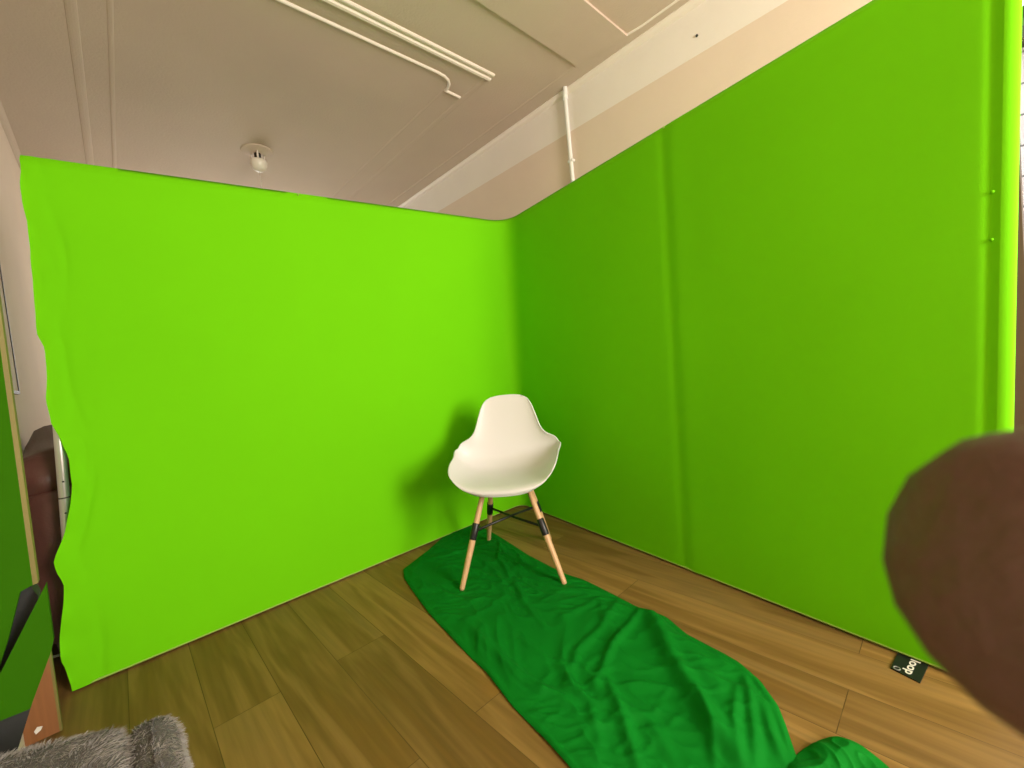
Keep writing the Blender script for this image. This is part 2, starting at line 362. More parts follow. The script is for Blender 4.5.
# ------------------------------------------------------------------ ceiling lamp holder
lc = rm(-1.004, 1.441, HC)
lamp = empty('ceiling_lamp', lc, 'small white ceiling lamp with round shade above the left green screen', 'lamp')
bm = bmesh.new(); lathe(bm, lc, [(.105, .001), (.105, -.005), (.098, -.010), (.060, -.012), (.055, -.018), (.0, -.020)][::-1]); obj('ceiling_rose', bm, 'ceiling', lamp, True)
for a in (0.4, 0.4+2*PI/3, 0.4+4*PI/3):
    bm = bmesh.new(); tube(bm, [lc+Vector((.050*math.cos(a), .050*math.sin(a), -.018)), lc+Vector((.042*math.cos(a), .042*math.sin(a), -.070))], .006, 8)
    obj('bracket', bm, 'porcelain', lamp, True)
bm = bmesh.new(); lathe(bm, lc, [(.0, -.020), (.022, -.020), (.022, -.075), (.0, -.075)], 16); obj('lamp_holder', bm, 'gap', lamp, True)
bm = bmesh.new(); lathe(bm, lc, [(.0, -.068), (.052, -.070), (.056, -.083), (.054, -.104), (.044, -.130), (.026, -.146), (.009, -.152), (.0, -.153)]); obj('lamp_shade', bm, 'porcelain', lamp, True)
bm = bmesh.new(); tube(bm, [lc-ZA*.16, lc-ZA*.62], .0035, 8); obj('pull_cord', bm, 'porcelain', lamp, True)

# ------------------------------------------------------------------ white pipe on the right wall
pp = empty('wall_pipe', rm(.385, -.33, .1), 'thin white vertical pipe on the wall above the screen corner', 'pipe')
bm = bmesh.new(); tube(bm, [rm(.384, -.325, .10), rm(.384, -.325, 2.70), rm(.384, -.325, 2.725)], .0135, 14); obj('tube', bm, 'cable', pp, True)
bm = bmesh.new(); tube(bm, [rm(.384, -.325, 2.70), rm(.382, -.327, 2.722), rm(.372, -.335, 2.735), rm(.362, -.345, 2.745), rm(.355, -.352, 2.762)], [.017, .018, .016, .014, .014], 14); obj('elbow', bm, 'cable', pp, True)
for z in (2.30, 1.2):
    bm = bmesh.new(); rbox(bm, .372, .399, -.345, -.305, z, z+.016, .002); obj('clip', bm, 'cable', pp)
# screw hole mark in the frieze
bm = bmesh.new(); tube(bm, [rm(.401, -1.165, 2.592), rm(.394, -1.165, 2.592)], .006, 10)
tag(obj('wall_hook', bm, 'gap'), 'tiny dark hook in the pale band at the top of the wall', 'hook')

# ------------------------------------------------------------------ picture frame on left wall
pf = empty('picture_frame', rm(XL+.01, .45, 1.10), 'thin dark framed picture on the beige wall at the far left', 'picture')
bm = bmesh.new(); y0, y1, z0, z1 = .30, .925, 1.105, 1.80; t = .014
rbox(bm, XL+.001, XL+.009, y0, y1, z0, z0+t); rbox(bm, XL+.001, XL+.009, y0, y1, z1-t, z1); rbox(bm, XL+.001, XL+.009, y1-t, y1, z0+t, z1-t); rbox(bm, XL+.001, XL+.009, y0, y0+t, z0+t, z1-t)
obj('frame', bm, 'frame', pf)
bm = bmesh.new(); rbox(bm, XL+.002, XL+.006, y0+t, y1-t, z0+t, z1-t); obj('picture', bm, 'mount', pf)

# ------------------------------------------------------------------ green screen: one frame, one stretched sleeve of fabric
HS = 1.98
BLp, BCp, BRp = atz(72.5, 691, 0), atz(522.5, 503.8, 0), atz(1008.5, 694.7, 0)
TLp, TCp, TRp = atz(20, 155, HS), atz(505.6, 222, HS), atz(1024.5, -91.5, HS)
scr = empty('green_screen', (BCp.x, BCp.y, 0), 'tall lime green L-shaped fabric screen filling the room behind the chair', 'backdrop')
def path_pt(A, Bc, Cc, r, s):
    """s in 0..2: 0 left end, 1 corner, 2 right end; rounded corner of radius-length r"""
    l1 = (Bc-A).length; l2 = (Cc-Bc).length; d1 = (Bc-A)/l1; d2 = (Cc-Bc)/l2
    q = s*l1 if s <= 1 else l1+(s-1)*l2
    if q < l1-r: return A+d1*q
    if q > l1+r: return Bc+d2*(q-l1)
    t = (q-(l1-r))/(2*r); P0 = Bc-d1*r; P2 = Bc+d2*r
    return P0*(1-t)**2 + Bc*(2*t*(1-t)) + P2*t*t
# surveyed wavy left edge (pixels) -> inset along the left screen, by height
wave_px = [(19, 154), (20, 189), (28.5, 228), (33, 279), (36.5, 318), (37.5, 334), (46, 349), (48, 377), (47, 400), (53, 423), (60, 435), (70, 455), (74, 482), (72.5, 503), (66, 532), (56.5, 555), (58.5, 566), (66, 578), (66, 597), (62, 630), (64, 649), (72, 668), (75, 678), (74, 690)]
dL = (BLp-BCp).normalized(); nL = Vector((-dL.y, dL.x, 0))
wave = []
for x, y in wave_px:
    pm = BLp*.5+TLp*.5
    p = atplane(x, y, Vector((pm.x, pm.y, 0)), nL)
    z = max(0.0, min(HS, p.z)); t = z/HS
    wave.append((z, (p-(BLp*(1-t)+TLp*t)).dot(-dL)))
wave.sort()
def wave_at(z):
    for a, b in zip(wave, wave[1:]):
        if z <= b[0]:
            t = (z-a[0])/max(1e-6, b[0]-a[0]); t = max(0, min(1, t)); return a[1]+(b[1]-a[1])*t
    return wave[-1][1]
def surf(s, z, side):
    t = z/HS
    pb = path_pt(BLp, BCp, BRp, .11, s); pt = path_pt(TLp, TCp, TRp, .15, s)
    p = pb*(1-t)+pt*t; p.z = z
    e = 1e-3
    q = path_pt(BLp, BCp, BRp, .11, min(2, s+e))*(1-t)+path_pt(TLp, TCp, TRp, .15, min(2, s+e))*t
    q0 = path_pt(BLp, BCp, BRp, .11, max(0, s-e))*(1-t)+path_pt(TLp, TCp, TRp, .15, max(0, s-e))*t
    d = (q-q0); d.z = 0; d.normalize(); n = Vector((d.y, -d.x, 0))     # faces the camera side
    return p, n, d
SEAMS = [((atz(296, 194, HS)-TLp).length/(TCp-TLp).length, (atz(344, 576, 0)-BLp).length/(BCp-BLp).length),
         (1+(atz(667, 127, HS)-TCp).length/(TRp-TCp).length, 1+(atz(693, 566, 0)-BCp).length/(BRp-BCp).length)]
TH = .036
def build_fabric():
    NS, NZ = 330, 84
    ss = [2*((i/NS)) for i in range(NS+1)]
    # denser towards the left edge
    ss = sorted(set(ss + [k*.0012 for k in range(1, 60)] + [2-k*.0010 for k in range(1, 40)]))
    verts = []; faces = []; nc = len(ss)
    zs = [.008+(HS-.008)*j/NZ for j in range(NZ+1)]
    def pos(s, z, side):
        p, n, d = surf(s, z, side)
        ll = (BLp-BCp).length; lr = (BRp-BCp).length
        x = s*ll; xr = (2-s)*lr
        off = TH/2
        # rounded top over the tube
        if z > HS-TH/2:
            k = (z-(HS-TH/2))/(TH/2); off *= math.sqrt(max(0, 1-k*k))
        # rounded right end over its pole, with a shallow groove beside it
        if xr < .028:
            k = 1-xr/.028; off = off*math.sqrt(max(0, 1-k*k))+.0
        elif side > 0: off -= .0045*math.exp(-((xr-.046)/.012)**2)
        # seam creases between the frame bays
        if side > 0:
            for st, sb in SEAMS:
                sc = st*(z/HS)+sb*(1-z/HS)
                dx = (s-sc)*(ll if sc < 1 else lr)
                amp = .0018 if sc < 1 else .0042
                off -= amp*math.exp(-(dx/.022)**2)
                off += amp*.25*math.exp(-((dx-.05)/.05)**2)
            # slack and tension across the cloth
            wv = noise.noise(Vector((s*3.1, z*.9, 3.3)))*.006 + noise.noise(Vector((s*9, z*2.2, 8.3)))*.0018
            off += wv*sstep(HS, HS-.25, z)*sstep(0, .06, z)*sstep(0, .05, xr)
        # wavy left edge: the sleeve is pulled in, with ripples
        if x < .30:
            f = (1-x/.30); f2 = f**2
            inset = wave_at(z); ins = inset if side > 0 else inset + .010 + .016*noise.noise(Vector((z*5, 4.4, 0)))
            if z > HS-.05: ins *= sstep(HS, HS-.05, z)+.0
            p = p + d*(ins*f2)
            edge = math.exp(-x/.028)
            rip = math.sin(z*24+1.5*math.sin(z*7))*.010 + noise.noise(Vector((z*9, side*3.0, 1)))*.012
            off += abs(rip)*edge*sstep(HS, HS-.2, z)*1.1; off -= .0045*math.exp(-((x-.075-.02*math.sin(z*9))/.014)**2)*abs(math.sin(z*6+1))*sstep(HS, HS-.4, z)*(1 if side > 0 else 0)
            off += .008*abs(noise.noise(Vector((x*16, z*11, 7))))*f2*(1 if side > 0 else 0)
            if inset > .02: off += -.012*sstep(.02, .06, inset)*math.exp(-((x-.02)/.03)**2)*(1 if side > 0 else -1)*-.4
        return p + n*(off*side)
    for side in (1, -1):
        for s in ss:
            for z in zs: verts.append(pos(s, z, side))
    nz = NZ+1
    for sd in (0, 1):
        o = sd*nc*nz
        for i in range(nc-1):
            for j in range(NZ): faces.append((o+i*nz+j, o+(i+1)*nz+j, o+(i+1)*nz+j+1, o+i*nz+j+1))
    me = bpy.data.meshes.new('fabric'); me.from_pydata([tuple(v) for v in verts], [], faces); me.update()
    bm = bmesh.new(); bm.from_mesh(me)
    bmesh.ops.remove_doubles(bm, verts=bm.verts, dist=1e-5)
    bmesh.ops.recalc_face_normals(bm, faces=bm.faces); bm.to_mesh(me); bm.free()
    return link_mesh('fabric', me, 'screen', scr, True)
build_fabric()
# hem tape along the foot of the fabric
bm = bmesh.new(); pts = []
for i in range(121):
    s = .004+1.992*i/120; p, n, d = surf(s, 0, 1); x = s*(BLp-BCp).length
    if x < .3: p = p + d*(wave_at(0)*(1-x/.3)**2)
    pts.append(p+n*(TH/2-.003)+ZA*.011)
tube(bm, pts, .0042, 8); obj('hem', bm, 'hem', scr, True)
# frame poles inside the sleeve
def pole(name, a, b, r, m='steel'):
    bm = bmesh.new(); tube(bm, [a, b], r, 20); return obj(name, bm, m, scr, True)
SN = (TLp-BLp).cross(BCp-BLp).normalized()
pa = atplane(67.8, 540, BLp, SN); pb_ = atplane(60.5, 430, BLp, SN)
dz = (pb_-pa)/(pb_.z-pa.z)
dz = (dz + (TLp-BLp)/HS)/2; dz = dz/dz.z
p0 = pa+dz*(.012-pa.z); p1 = pa+dz*(HS-.03-pa.z)
shift = Vector((0, 0, 0))
left_pole = pole('pole', p0+shift, p1+shift, .0155)
jz = atplane(67, 497, BLp, SN).z
for k, (zz, rr, hh, mm) in enumerate([(jz, .0162, .004, 'gap')]):
    c = p0+dz*(zz-p0.z)+shift
    bm = bmesh.new(); tube(bm, [c-ZA*hh/2, c+ZA*hh/2], rr, 20); obj('joint', bm, mm, left_pole, True)
toc = Vector((CAM.x, CAM.y, 0))-Vector((p0.x, p0.y, 0)); toc.normalize()
for zz in (jz+.060, jz-.055):
    c = p0+dz*(zz-p0.z)+shift+toc*.014
    bm = bmesh.new(); tube(bm, [c, c+toc*.0022], .0032, 10); obj('pin', bm, 'gap', left_pole, True)
pe, ne, de = surf(1.989, .02, 1); pt_, ne2, de2 = surf(1.989, HS-.03, 1)
pole('pole', pe, pt_, .0150)
for sa, sb in ((.04, .93), (1.07, 1.985)):
    a, _, _ = surf(sa, HS-.045, 1); b2, _, _ = surf(sb, HS-.045, 1); pole('top_rail', a, b2, .010)
    a, _, _ = surf(sa if sa > .5 else .045, .032, 1); b2, _, _ = surf(sb, .032, 1); pole('bottom_rail', a, b2, .010)
# small push buttons that press through the fabric
for st, sb in SEAMS:
    p, n, d = surf(st+.002, HS-.012, 1); bm = bmesh.new(); bmesh.ops.create_icosphere(bm, subdivisions=2, radius=.005, matrix=Matrix.Translation(p+n*.014)); obj('button', bm, 'hem', scr, True)
for y in (205, 238):
    tz = 1.33 if y == 205 else 1.21
    p, n, d = surf(1.9815, tz, 1); bm = bmesh.new(); bmesh.ops.create_icosphere(bm, subdivisions=2, radius=.0042, matrix=Matrix.Translation(p+n*.0165)); obj('button', bm, 'screen', scr, True)

# ------------------------------------------------------------------ chair
CC = Vector((-.479, -.483, 0)); CR = Vector((.732, -.682, 0)).normalized(); CF = Vector((-.682, -.732, 0)).normalized()
def ch(x, y, z): return CC + CR*x + CF*y + ZA*z
chair = empty('shell_chair', CC, 'white plastic tub chair with splayed beech legs standing on green cloth', 'chair')
tab = [(0, .232, .422, .168, .032, -.050), (.07, .236, .442, .214, .046, -.035), (.16, .195, .456, .248, .070, -.012), (.28, .100, .452, .266, .100, .0), (.42, -.02, .445, .274, .121, .0), (.52, -.115, .457, .285, .126, .020),
       (.60, -.165, .502, .274, .088, .036), (.66, -.185, .548, .256, .066, .045), (.72, -.198, .602, .208, .036, .042), (.78, -.210, .662, .182, .010, .038), (.86, -.224, .738, .159, .003, .030), (.93, -.236, .800, .139, -.004, .022), (1.0, -.248, .850, .110, -.012, .012)]
NV, NU = 72, 44
verts = []
for i in range(NV+1):
    v = i/NV; yc, zc, wd, up, fwd = crom(tab, v)
    endr = 1.0
    if v > .965: endr = math.sqrt(max(.0, 1-((v-.965)/.035)**2*.35))
    for j in range(NU+1):
        u = -1+2*j/NU; au = abs(u)
        k = au**2.6; kf = au**2.2
        verts.append(ch(wd*endr*math.sin(u*PI/2*.86)/math.sin(PI/2*.86), yc+fwd*kf, zc+up*k))
faces = [(i*(NU+1)+j, i*(NU+1)+j+1, (i+1)*(NU+1)+j+1, (i+1)*(NU+1)+j) for i in range(NV) for j in range(NU)]
sh = pyd('seat_shell', verts, faces, 'plastic', chair, True)
so = sh.modifiers.new('thickness', 'SOLIDIFY'); so.thickness = .006; so.offset = 0
bv = sh.modifiers.new('rim', 'BEVEL'); bv.width = .0018; bv.segments = 2; bv.limit_method = 'ANGLE'; bv.angle_limit = math.radians(50)
bm = bmesh.new()
box(bm, ch(0, -.01, .420), CR, CF, ZA, .21, .030, .010, .002); box(bm, ch(0, .085, .420), CR, CF, ZA, .22, .030, .010, .002)
for sx in (-1, 1): box(bm, ch(.085*sx, .035, .420), CR, CF, ZA, .03, .15, .010, .002)
obj('mounting_plate', bm, 'black', chair)
feet = {'FL': (-.2217, .2643), 'FR': (.2500, .2446), 'BL': (-.187, -.2675), 'BR': (.170, -.2414)}
tops = {'FL': (-.110, .120), 'FR': (.118, .112), 'BL': (-.098, -.055), 'BR': (.098, -.048)}
ZF, ZT = .010, .428
tops = {k: tuple(feet[k][i]+(tops[k][i]-feet[k][i])*1.066 for i in (0, 1)) for k in feet}
sleeve_mid = {}
for k in ('FL', 'FR', 'BL', 'BR'):
    a = ch(*feet[k], ZF); b2 = ch(*tops[k], ZT)
    P = lambda t: a+(b2-a)*t
    bm = bmesh.new(); tube(bm, [P(0), P(.02), P(.43), P(.47), P(.80), P(1)], [.0105, .0120, .0150, .0150, .0135, .0125], 18)
    leg = obj('leg', bm, 'beech', chair, True)
    bm = bmesh.new(); tube(bm, [P(.480), P(.485), P(.640), P(.645)], [.0160, .0172, .0172, .0160], 18); obj('sleeve', bm, 'black', leg, True)
    bm = bmesh.new(); tube(bm, [a-ZA*.006, a+(b2-a)*.012], [.0085, .0105], 14); obj('foot_cap', bm, 'ply', leg, True)
    sleeve_mid[k] = (P(.565), P(.52))
for a, b2, dz_ in (('FL', 'BR', .004), ('FR', 'BL', -.004)):
    A, B2 = sleeve_mid[a][0], sleeve_mid[b2][0]; mid = (A+B2)/2 + ZA*dz_
    bm = bmesh.new(); tube(bm, [A, mid, B2], .0062, 10); obj('cross_brace', bm, 'black', chair, True)

# ------------------------------------------------------------------ green cloth on the floor
LE = [(476, 524), (446, 534), (428, 550), (403, 569), (404, 578), (410, 587), (428, 612), (456, 642), (486, 672), (512, 705), (545, 739), (571, 768), (610, 830), (660, 900)]
RE = [(476, 524), (484, 528), (492, 532), (504, 539), (527, 554), (552, 567), (567, 574), (583, 579), (613, 594), (638, 607), (650, 610), (667, 617), (687, 634), (722, 652), (738, 661), (760, 680), (778, 705), (786, 725), (793, 746), (801, 768), (815, 800), (840, 850), (862, 905)]
def resample(P, n):
    L_ = [0]
    for a, b in zip(P, P[1:]): L_.append(L_[-1]+(b-a).length)
    out = []; k = 0
    for i in range(n+1):
        q = L_[-1]*i/n
        while k < len(P)-2 and L_[k+1] < q: k += 1
        t = (q-L_[k])/max(1e-9, L_[k+1]-L_[k]); out.append(P[k]+(P[k+1]-P[k])*min(1, t))
    return out
NL, NW = 330, 170
le = resample([atz(x, y, .006) for x, y in LE], NL); re_ = resample([atz(x, y, .006) for x, y in RE], NL)
# smooth the outline a little
for _ in range(2):
    for arr in (le, re_):
        arr[1:-1] = [(arr[i-1]+arr[i]*2+arr[i+1])/4 for i in range(1, NL)]
folds = [  # (pixel polyline, height, width): soft ridges in the crumpled cloth
    ([(650, 613), (672, 660), (700, 706), (726, 748), (745, 775)], .030, .030),
    ([(652, 616), (690, 655), (722, 700), (752, 768)], .018, .050),
    ([(640, 613), (612, 648), (594, 690)], .014, .016),
    ([(565, 700), (540, 690), (505, 664), (474, 634), (466, 622)], .015, .020),
    ([(515, 580), (524, 604), (545, 628)], .010, .014),
    ([(605, 676), (618, 706), (632, 745), (640, 775)], .016, .018),
    ([(578, 660), (606, 700), (650, 722), (678, 770)], .010, .020),
    ([(745, 672), (751, 706), (756, 740), (757, 775)], .014, .016),
    ([(738, 690), (735, 725), (742, 768)], .012, .014),
    ([(765, 705), (772, 735), (790, 768)], .016, .020),
    ([(497, 540), (505, 556), (526, 572)], .009, .011),
    ([(500, 545), (498, 560), (512, 576)], .008, .009),
    ([(452, 565), (478, 572), (520, 590)], .008, .014),
    ([(418, 580), (448, 596), (470, 604)], .010, .016),
    ([(430, 560), (462, 552), (490, 545)], .008, .016),
    ([(560, 620), (600, 600), (606, 625)], .006, .016),
    ([(620, 600), (600, 630), (575, 655), (570, 690)], .009, .018),
    ([(520, 640), (548, 660), (585, 672)], .007, .014),
    ([(600, 745), (590, 705), (560, 670)], .009, .016),
    ([(700, 700), (712, 735), (716, 775)], .010, .014)]
FW_ = []
for pl, h, wd in folds:
    P = [atz(x, y, .006) for x, y in pl]; FW_.append((P, h, wd))
def seg_dist(p, a, b):
    ab = b-a; t = max(0, min(1, (p-a).dot(ab)/ab.length_squared)); return (p-(a+ab*t)).length, t
def fold_h(p):
    h = 0
    for P, amp, wd in FW_:
        best = 9; bt = 0
        if min(abs(p.x-q.x)+abs(p.y-q.y) for q in P) > .8: continue
        for i in range(len(P)-1):
            dd, t = seg_dist(p, P[i], P[i+1])
            if dd < best: best = dd; bt = (i+t)/(len(P)-1)
        h += amp*math.exp(-(best/wd)**2*1.1)*(.35+.65*math.sin(PI*min(1, max(0, .08+bt*.9))))
    return h
verts = []
dirv = (re_[NL//2]-le[0]).normalized()
for i in range(NL+1):
    for j in range(NW+1):
        u = j/NW; p = le[i]*(1-u)+re_[i]*u
        wdt = (re_[i]-le[i]).length; ed = min(u, 1-u)*wdt
        m = sstep(0, .05, ed)
        if i < 12: m *= i/12
        q = Vector((p.x*1, p.y*1, 0))
        warp = Vector((noise.noise(q*2.1+Vector((9, 0, 0))), noise.noise(q*2.1), 0))*.22
        a = (q+warp); along = a.dot(dirv); acr = a.dot(Vector((-dirv.y, dirv.x, 0)))
        rid = 1-abs(noise.noise(Vector((along*2.6, acr*7.5, 1.1))))*2
        rid2 = 1-abs(noise.noise(Vector((along*9+acr*4, acr*14-along*6, 4.1))))*2
        h = max(0, rid)**3*.0070 + max(0, rid2)**2*.0045 + fold_h(p)*.95
        h = h*(m*.9+.1) + .004*m
        # edge turned under: little wavering roll
        roll_ = .007*math.exp(-((ed-.012)/.010)**2)*(.6+noise.noise(q*7))
        verts.append(Vector((p.x, p.y, .0035+h+max(0, roll_)*(1 if i > 6 else 0))))
faces = [(i*(NW+1)+j, (i+1)*(NW+1)+j, (i+1)*(NW+1)+j+1, i*(NW+1)+j+1) for i in range(NL) for j in range(NW)]
# skirt so the cloth edge reaches the floor
n_main = len(verts)
LP = [(784, 772), (798, 753), (817, 741), (833, 737), (852, 741), (872, 753), (890, 768), (925, 800), (930, 850), (880, 880), (830, 860), (800, 815)]
lp = [atz(x, y, .004) for x, y in LP]; lcen = sum(lp, Vector())/len(lp); NA, NR = 144, 46
ring = []
for a in range(NA):
    q = a/NA*len(lp); i0 = int(q); t = q-i0; P = [lp[(i0+k) % len(lp)] for k in (-1, 0, 1, 2)]
    ring.append(.5*((2*P[1])+(P[2]-P[0])*t+(2*P[0]-5*P[1]+4*P[2]-P[3])*t*t+(3*P[1]-P[0]-3*P[2]+P[3])*t*t*t))
verts.append(Vector((lcen.x, lcen.y, .045)))
for r in range(1, NR+1):
    for a in range(NA):
        f = r/NR; p = lcen*(1-f)+ring[a]*f; q = Vector((p.x, p.y, 0))
        wq = q+Vector((noise.noise(q*5), noise.noise(q*5+Vector((4, 4, 4))), 0))*.07
        h = .020*(1-f**3)*(.8+.5*noise.noise(q*6)) + (max(0, 1-abs(noise.noise(wq*9))*2.4))**2*.016*(1-f**8) + (max(0, 1-abs(noise.noise(wq*22))*2))**2*.004*(1-f**8)
        verts.append(Vector((p.x, p.y, .0035+max(0, h)*(1 if r < NR else 0))))
for a in range(NA): faces.append((n_main, n_main+1+a, n_main+1+(a+1) % NA))
for r in range(NR-1):
    for a in range(NA):
        b0_ = n_main+1+r*NA; faces.append((b0_+a, b0_+NA+a, b0_+NA+(a+1) % NA, b0_+(a+1) % NA))
cl = pyd('floor_cloth', verts, faces, 'cloth', None, True)
sd = cl.modifiers.new('thickness', 'SOLIDIFY'); sd.thickness = .0025; sd.offset = -1
tag(cl, 'crumpled dark green cloth runner lying on the floor under the white chair', 'cloth')
def cloth_z(x, y):
    best = min(verts, key=lambda v: (v.x-x)**2+(v.y-y)**2); return best.z

# ------------------------------------------------------------------ black label lying at the foot of the right screen
ca, cb, cc_, cd_ = [atz(x, y, .004) for x, y in ((890.5, 667.5), (898, 652.5), (929, 664), (920, 682.5))]
cardc = (ca+cb+cc_+cd_)/4
card = empty('printed_label', (cardc.x, cardc.y, 0), 'small black printed label on the floor at the foot of the right screen', 'label')
vs = [p.copy() for p in (ca, cb, cc_, cd_)]; lo = [Vector((p.x, p.y, .0005)) for p in vs]
pyd('backing', vs+lo, [(0, 1, 2, 3), (7, 6, 5, 4), (0, 4, 5, 1), (1, 5, 6, 2), (2, 6, 7, 3), (3, 7, 4, 0)], 'cardblack', card)
def text_mesh(name, body, start, end, height_dir, m, parent, size):
    cu = bpy.data.curves.new(name, 'FONT'); cu.body = body; cu.size = 1; cu.extrude = .02; cu.offset = .018; cu.align_x = 'LEFT'
    o = bpy.data.objects.new(name, cu); COL.objects.link(o)
    dg = bpy.context.evaluated_depsgraph_get(); me = bpy.data.meshes.new_from_object(o.evaluated_get(dg)); bpy.data.objects.remove(o)
    xs = [v.co.x for v in me.vertices]; w_ = max(xs)-min(xs); x0 = min(xs)
    d = end-start
    for v in me.vertices:
        q = start + d*((v.co.x-x0)/w_) + height_dir*(v.co.y*size) + ZA*(v.co.z*.01)
        v.co = q
    return link_mesh(name, me, m, parent)
ts = atz(915.5, 659.5, .0048); te = atz(908.5, 674.5, .0048)
td = (te-ts).normalized(); hd = ZA.cross(td)
# lettering reads down the label, tops of the letters towards the right
text_mesh('lettering', 'loop', atz(911.2, 659.0, .0048), atz(904.6, 672.5, .0048), hd*1.0, 'print', card, .030)
lg = atz(896.8, 668.2, .0048)
bm = bmesh.new(); tube(bm, [lg+Vector((.0075*math.cos(a), .0075*math.sin(a), 0)) for a in [2*PI*k/16 for k in range(17)]], .0016, 6); obj('emblem', bm, 'printgrey', card)

# ------------------------------------------------------------------ leather sofa behind the left screen
sofa = empty('leather_sofa', rm(-1.75, .8, 0), 'dark brown leather sofa behind the left end of the green screen', 'sofa')
def soft_box(name, c, ax, ay, sx, sy, sz, m, parent, r=.06, amp=.008, seed=0, sub=2):
    bm = bmesh.new(); box(bm, c, ax, ay, ZA, sx, sy, sz)
    bmesh.ops.bevel(bm, geom=list(bm.edges), offset=r, segments=4, affect='EDGES', profile=.6)
    bmesh.ops.subdivide_edges(bm, edges=list(bm.edges), cuts=sub, use_grid_fill=True)
    for v in bm.verts:
        n_ = (v.co-Vector(c)).normalized(); v.co += n_*noise.noise(v.co*7+Vector((seed, 0, 0)))*amp*2
    return obj(name, bm, m, parent, True)
soft_box('base', rm(-1.72, .80, .20), XR, YR, .96, .86, .26, 'leather', sofa, .05, .004, 1)
soft_box('seat_cushion', rm(-1.62, .72, .43), XR, YR, .72, .66, .20, 'leather', sofa, .07, .008, 2)
soft_box('backrest', rm(-1.70, 1.13, .55), XR, YR, .90, .24, .66, 'leather', sofa, .09, .010, 3)
soft_box('armrest', rm(-2.135, .76, .42), XR, YR, .20, .84, .62, 'leather', sofa, .09, .006, 4)
bm = bmesh.new()
for i, (x0, x1) in enumerate(((-2.20, -1.28),)):
    n_ = 26; rings = []
    for k in range(n_+1):
        t = k/n_; c = rm(x0+(x1-x0)*t, 1.00+.02*math.sin(t*5), .80+.035*math.sin(PI*t))
        rr = .105*math.sqrt(max(.08, 1-(2*t-1)**8))
        ring = []
        for q in range(20):
            a = 2*PI*q/20; fold = 1+.10*math.sin(a*3+t*9)
            ring.append(bm.verts.new(c+YR*(math.cos(a)*rr*1.15*fold)+ZA*(math.sin(a)*rr*fold)))
        rings.append(ring)
    for a, b in zip(rings, rings[1:]):
        for q in range(20): bm.faces.new((a[q], a[(q+1) % 20], b[(q+1) % 20], b[q]))
    bm.faces.new(rings[0][::-1]); bm.faces.new(rings[-1])
obj('headrest', bm, 'leather', sofa, True)
soft_box('arm_cushion', rm(-2.125, .66, .80), XR, (YR+ZA*.18).normalized(), .225, .58, .22, 'leather', sofa, .09, .022, 8)
for x in (-2.12, -1.32):
    for y in (.46, 1.14):
        bm = bmesh.new(); tube(bm, [rm(x, y, 0), rm(x, y, .09)], [.018, .024], 12); obj('leg', bm, 'frame', sofa, True)

# ------------------------------------------------------------------ tall narrow cabinet at the left edge: green faces, pale plywood edge
YC = -.716
def cp(x, y, off=0.0):
    """surveyed point on the cabinet's front plane"""
    return atplane(x, y, YR*(YC+off), YR)
cab = empty('cupboard', rm(-2.18, -.6, 0), 'tall narrow green cupboard with pale plywood edge at the left photo edge', 'cupboard')
def slab(name, poly, depth, m, parent, bev=0.0):
    bm = bmesh.new(); f = [bm.verts.new(p) for p in poly]; b = [bm.verts.new(p+YR*depth) for p in poly]; n = len(poly)
    bm.faces.new(f); bm.faces.new(b[::-1])
    for i in range(n): bm.faces.new((f[i], b[i], b[(i+1) % n], f[(i+1) % n]))
    if bev: bmesh.ops.bevel(bm, geom=list(bm.edges), offset=bev, segments=1, affect='EDGES')
    return obj(name, bm, m, parent)
e_t, e_b = cp(-6, 262), cp(38, 583)          # outer right edge of the front, top and bottom
ed = (e_t-e_b).normalized(); zt = 1.62
e_top = e_b + ed*((zt-e_b.z)/ed.z)
g_b = cp(32.8, 585); g_top = g_b + (e_top-e_b)
wallx = rm(XL+.018, YC, 0)
def on_wall(z): q = wallx.copy(); q.z = z; return q
slab('door_panel', [g_b, g_top, on_wall(zt), cp(-14, 700), cp(0, 665), cp(8, 640), cp(20, 592)], .020, 'board', cab)
slab('edge_strip', [e_b, e_top, g_top, g_b], .024, 'ply', cab)
# body behind the door down to the floor, near-black to paint the recess's shade
bq = [cp(x, y, .028) for x, y in ((22, 575), (38, 596), (32, 704), (12, 768))]
bq[0].z += 0; foot_b = bq[3].copy(); foot_b.z = 0.0
wl = lambda z: rm(XL+.018, YC+.028, z)
slab('body', [bq[0]] + bq[1:] + [foot_b, wl(0), wl(1.60), Vector((g_top.x, g_top.y, 1.60))+YR*.028-XR*.03], .045, 'gap', cab)
# lower flap, hanging open below the door
lfp = [cp(x, y, -.03) for x, y in ((46, 584), (53.5, 640), (51, 652), (30, 709), (0, 721), (-14, 726), (-14, 702), (0, 674))]
slab('lower_flap', lfp, .016, 'board', cab)
for p in (on_wall(0),):
    bm = bmesh.new(); rbox(bm, XL+.02, -2.15, YC+.03, YC+.06, 0, .03); obj('plinth', bm, 'frame', cab)

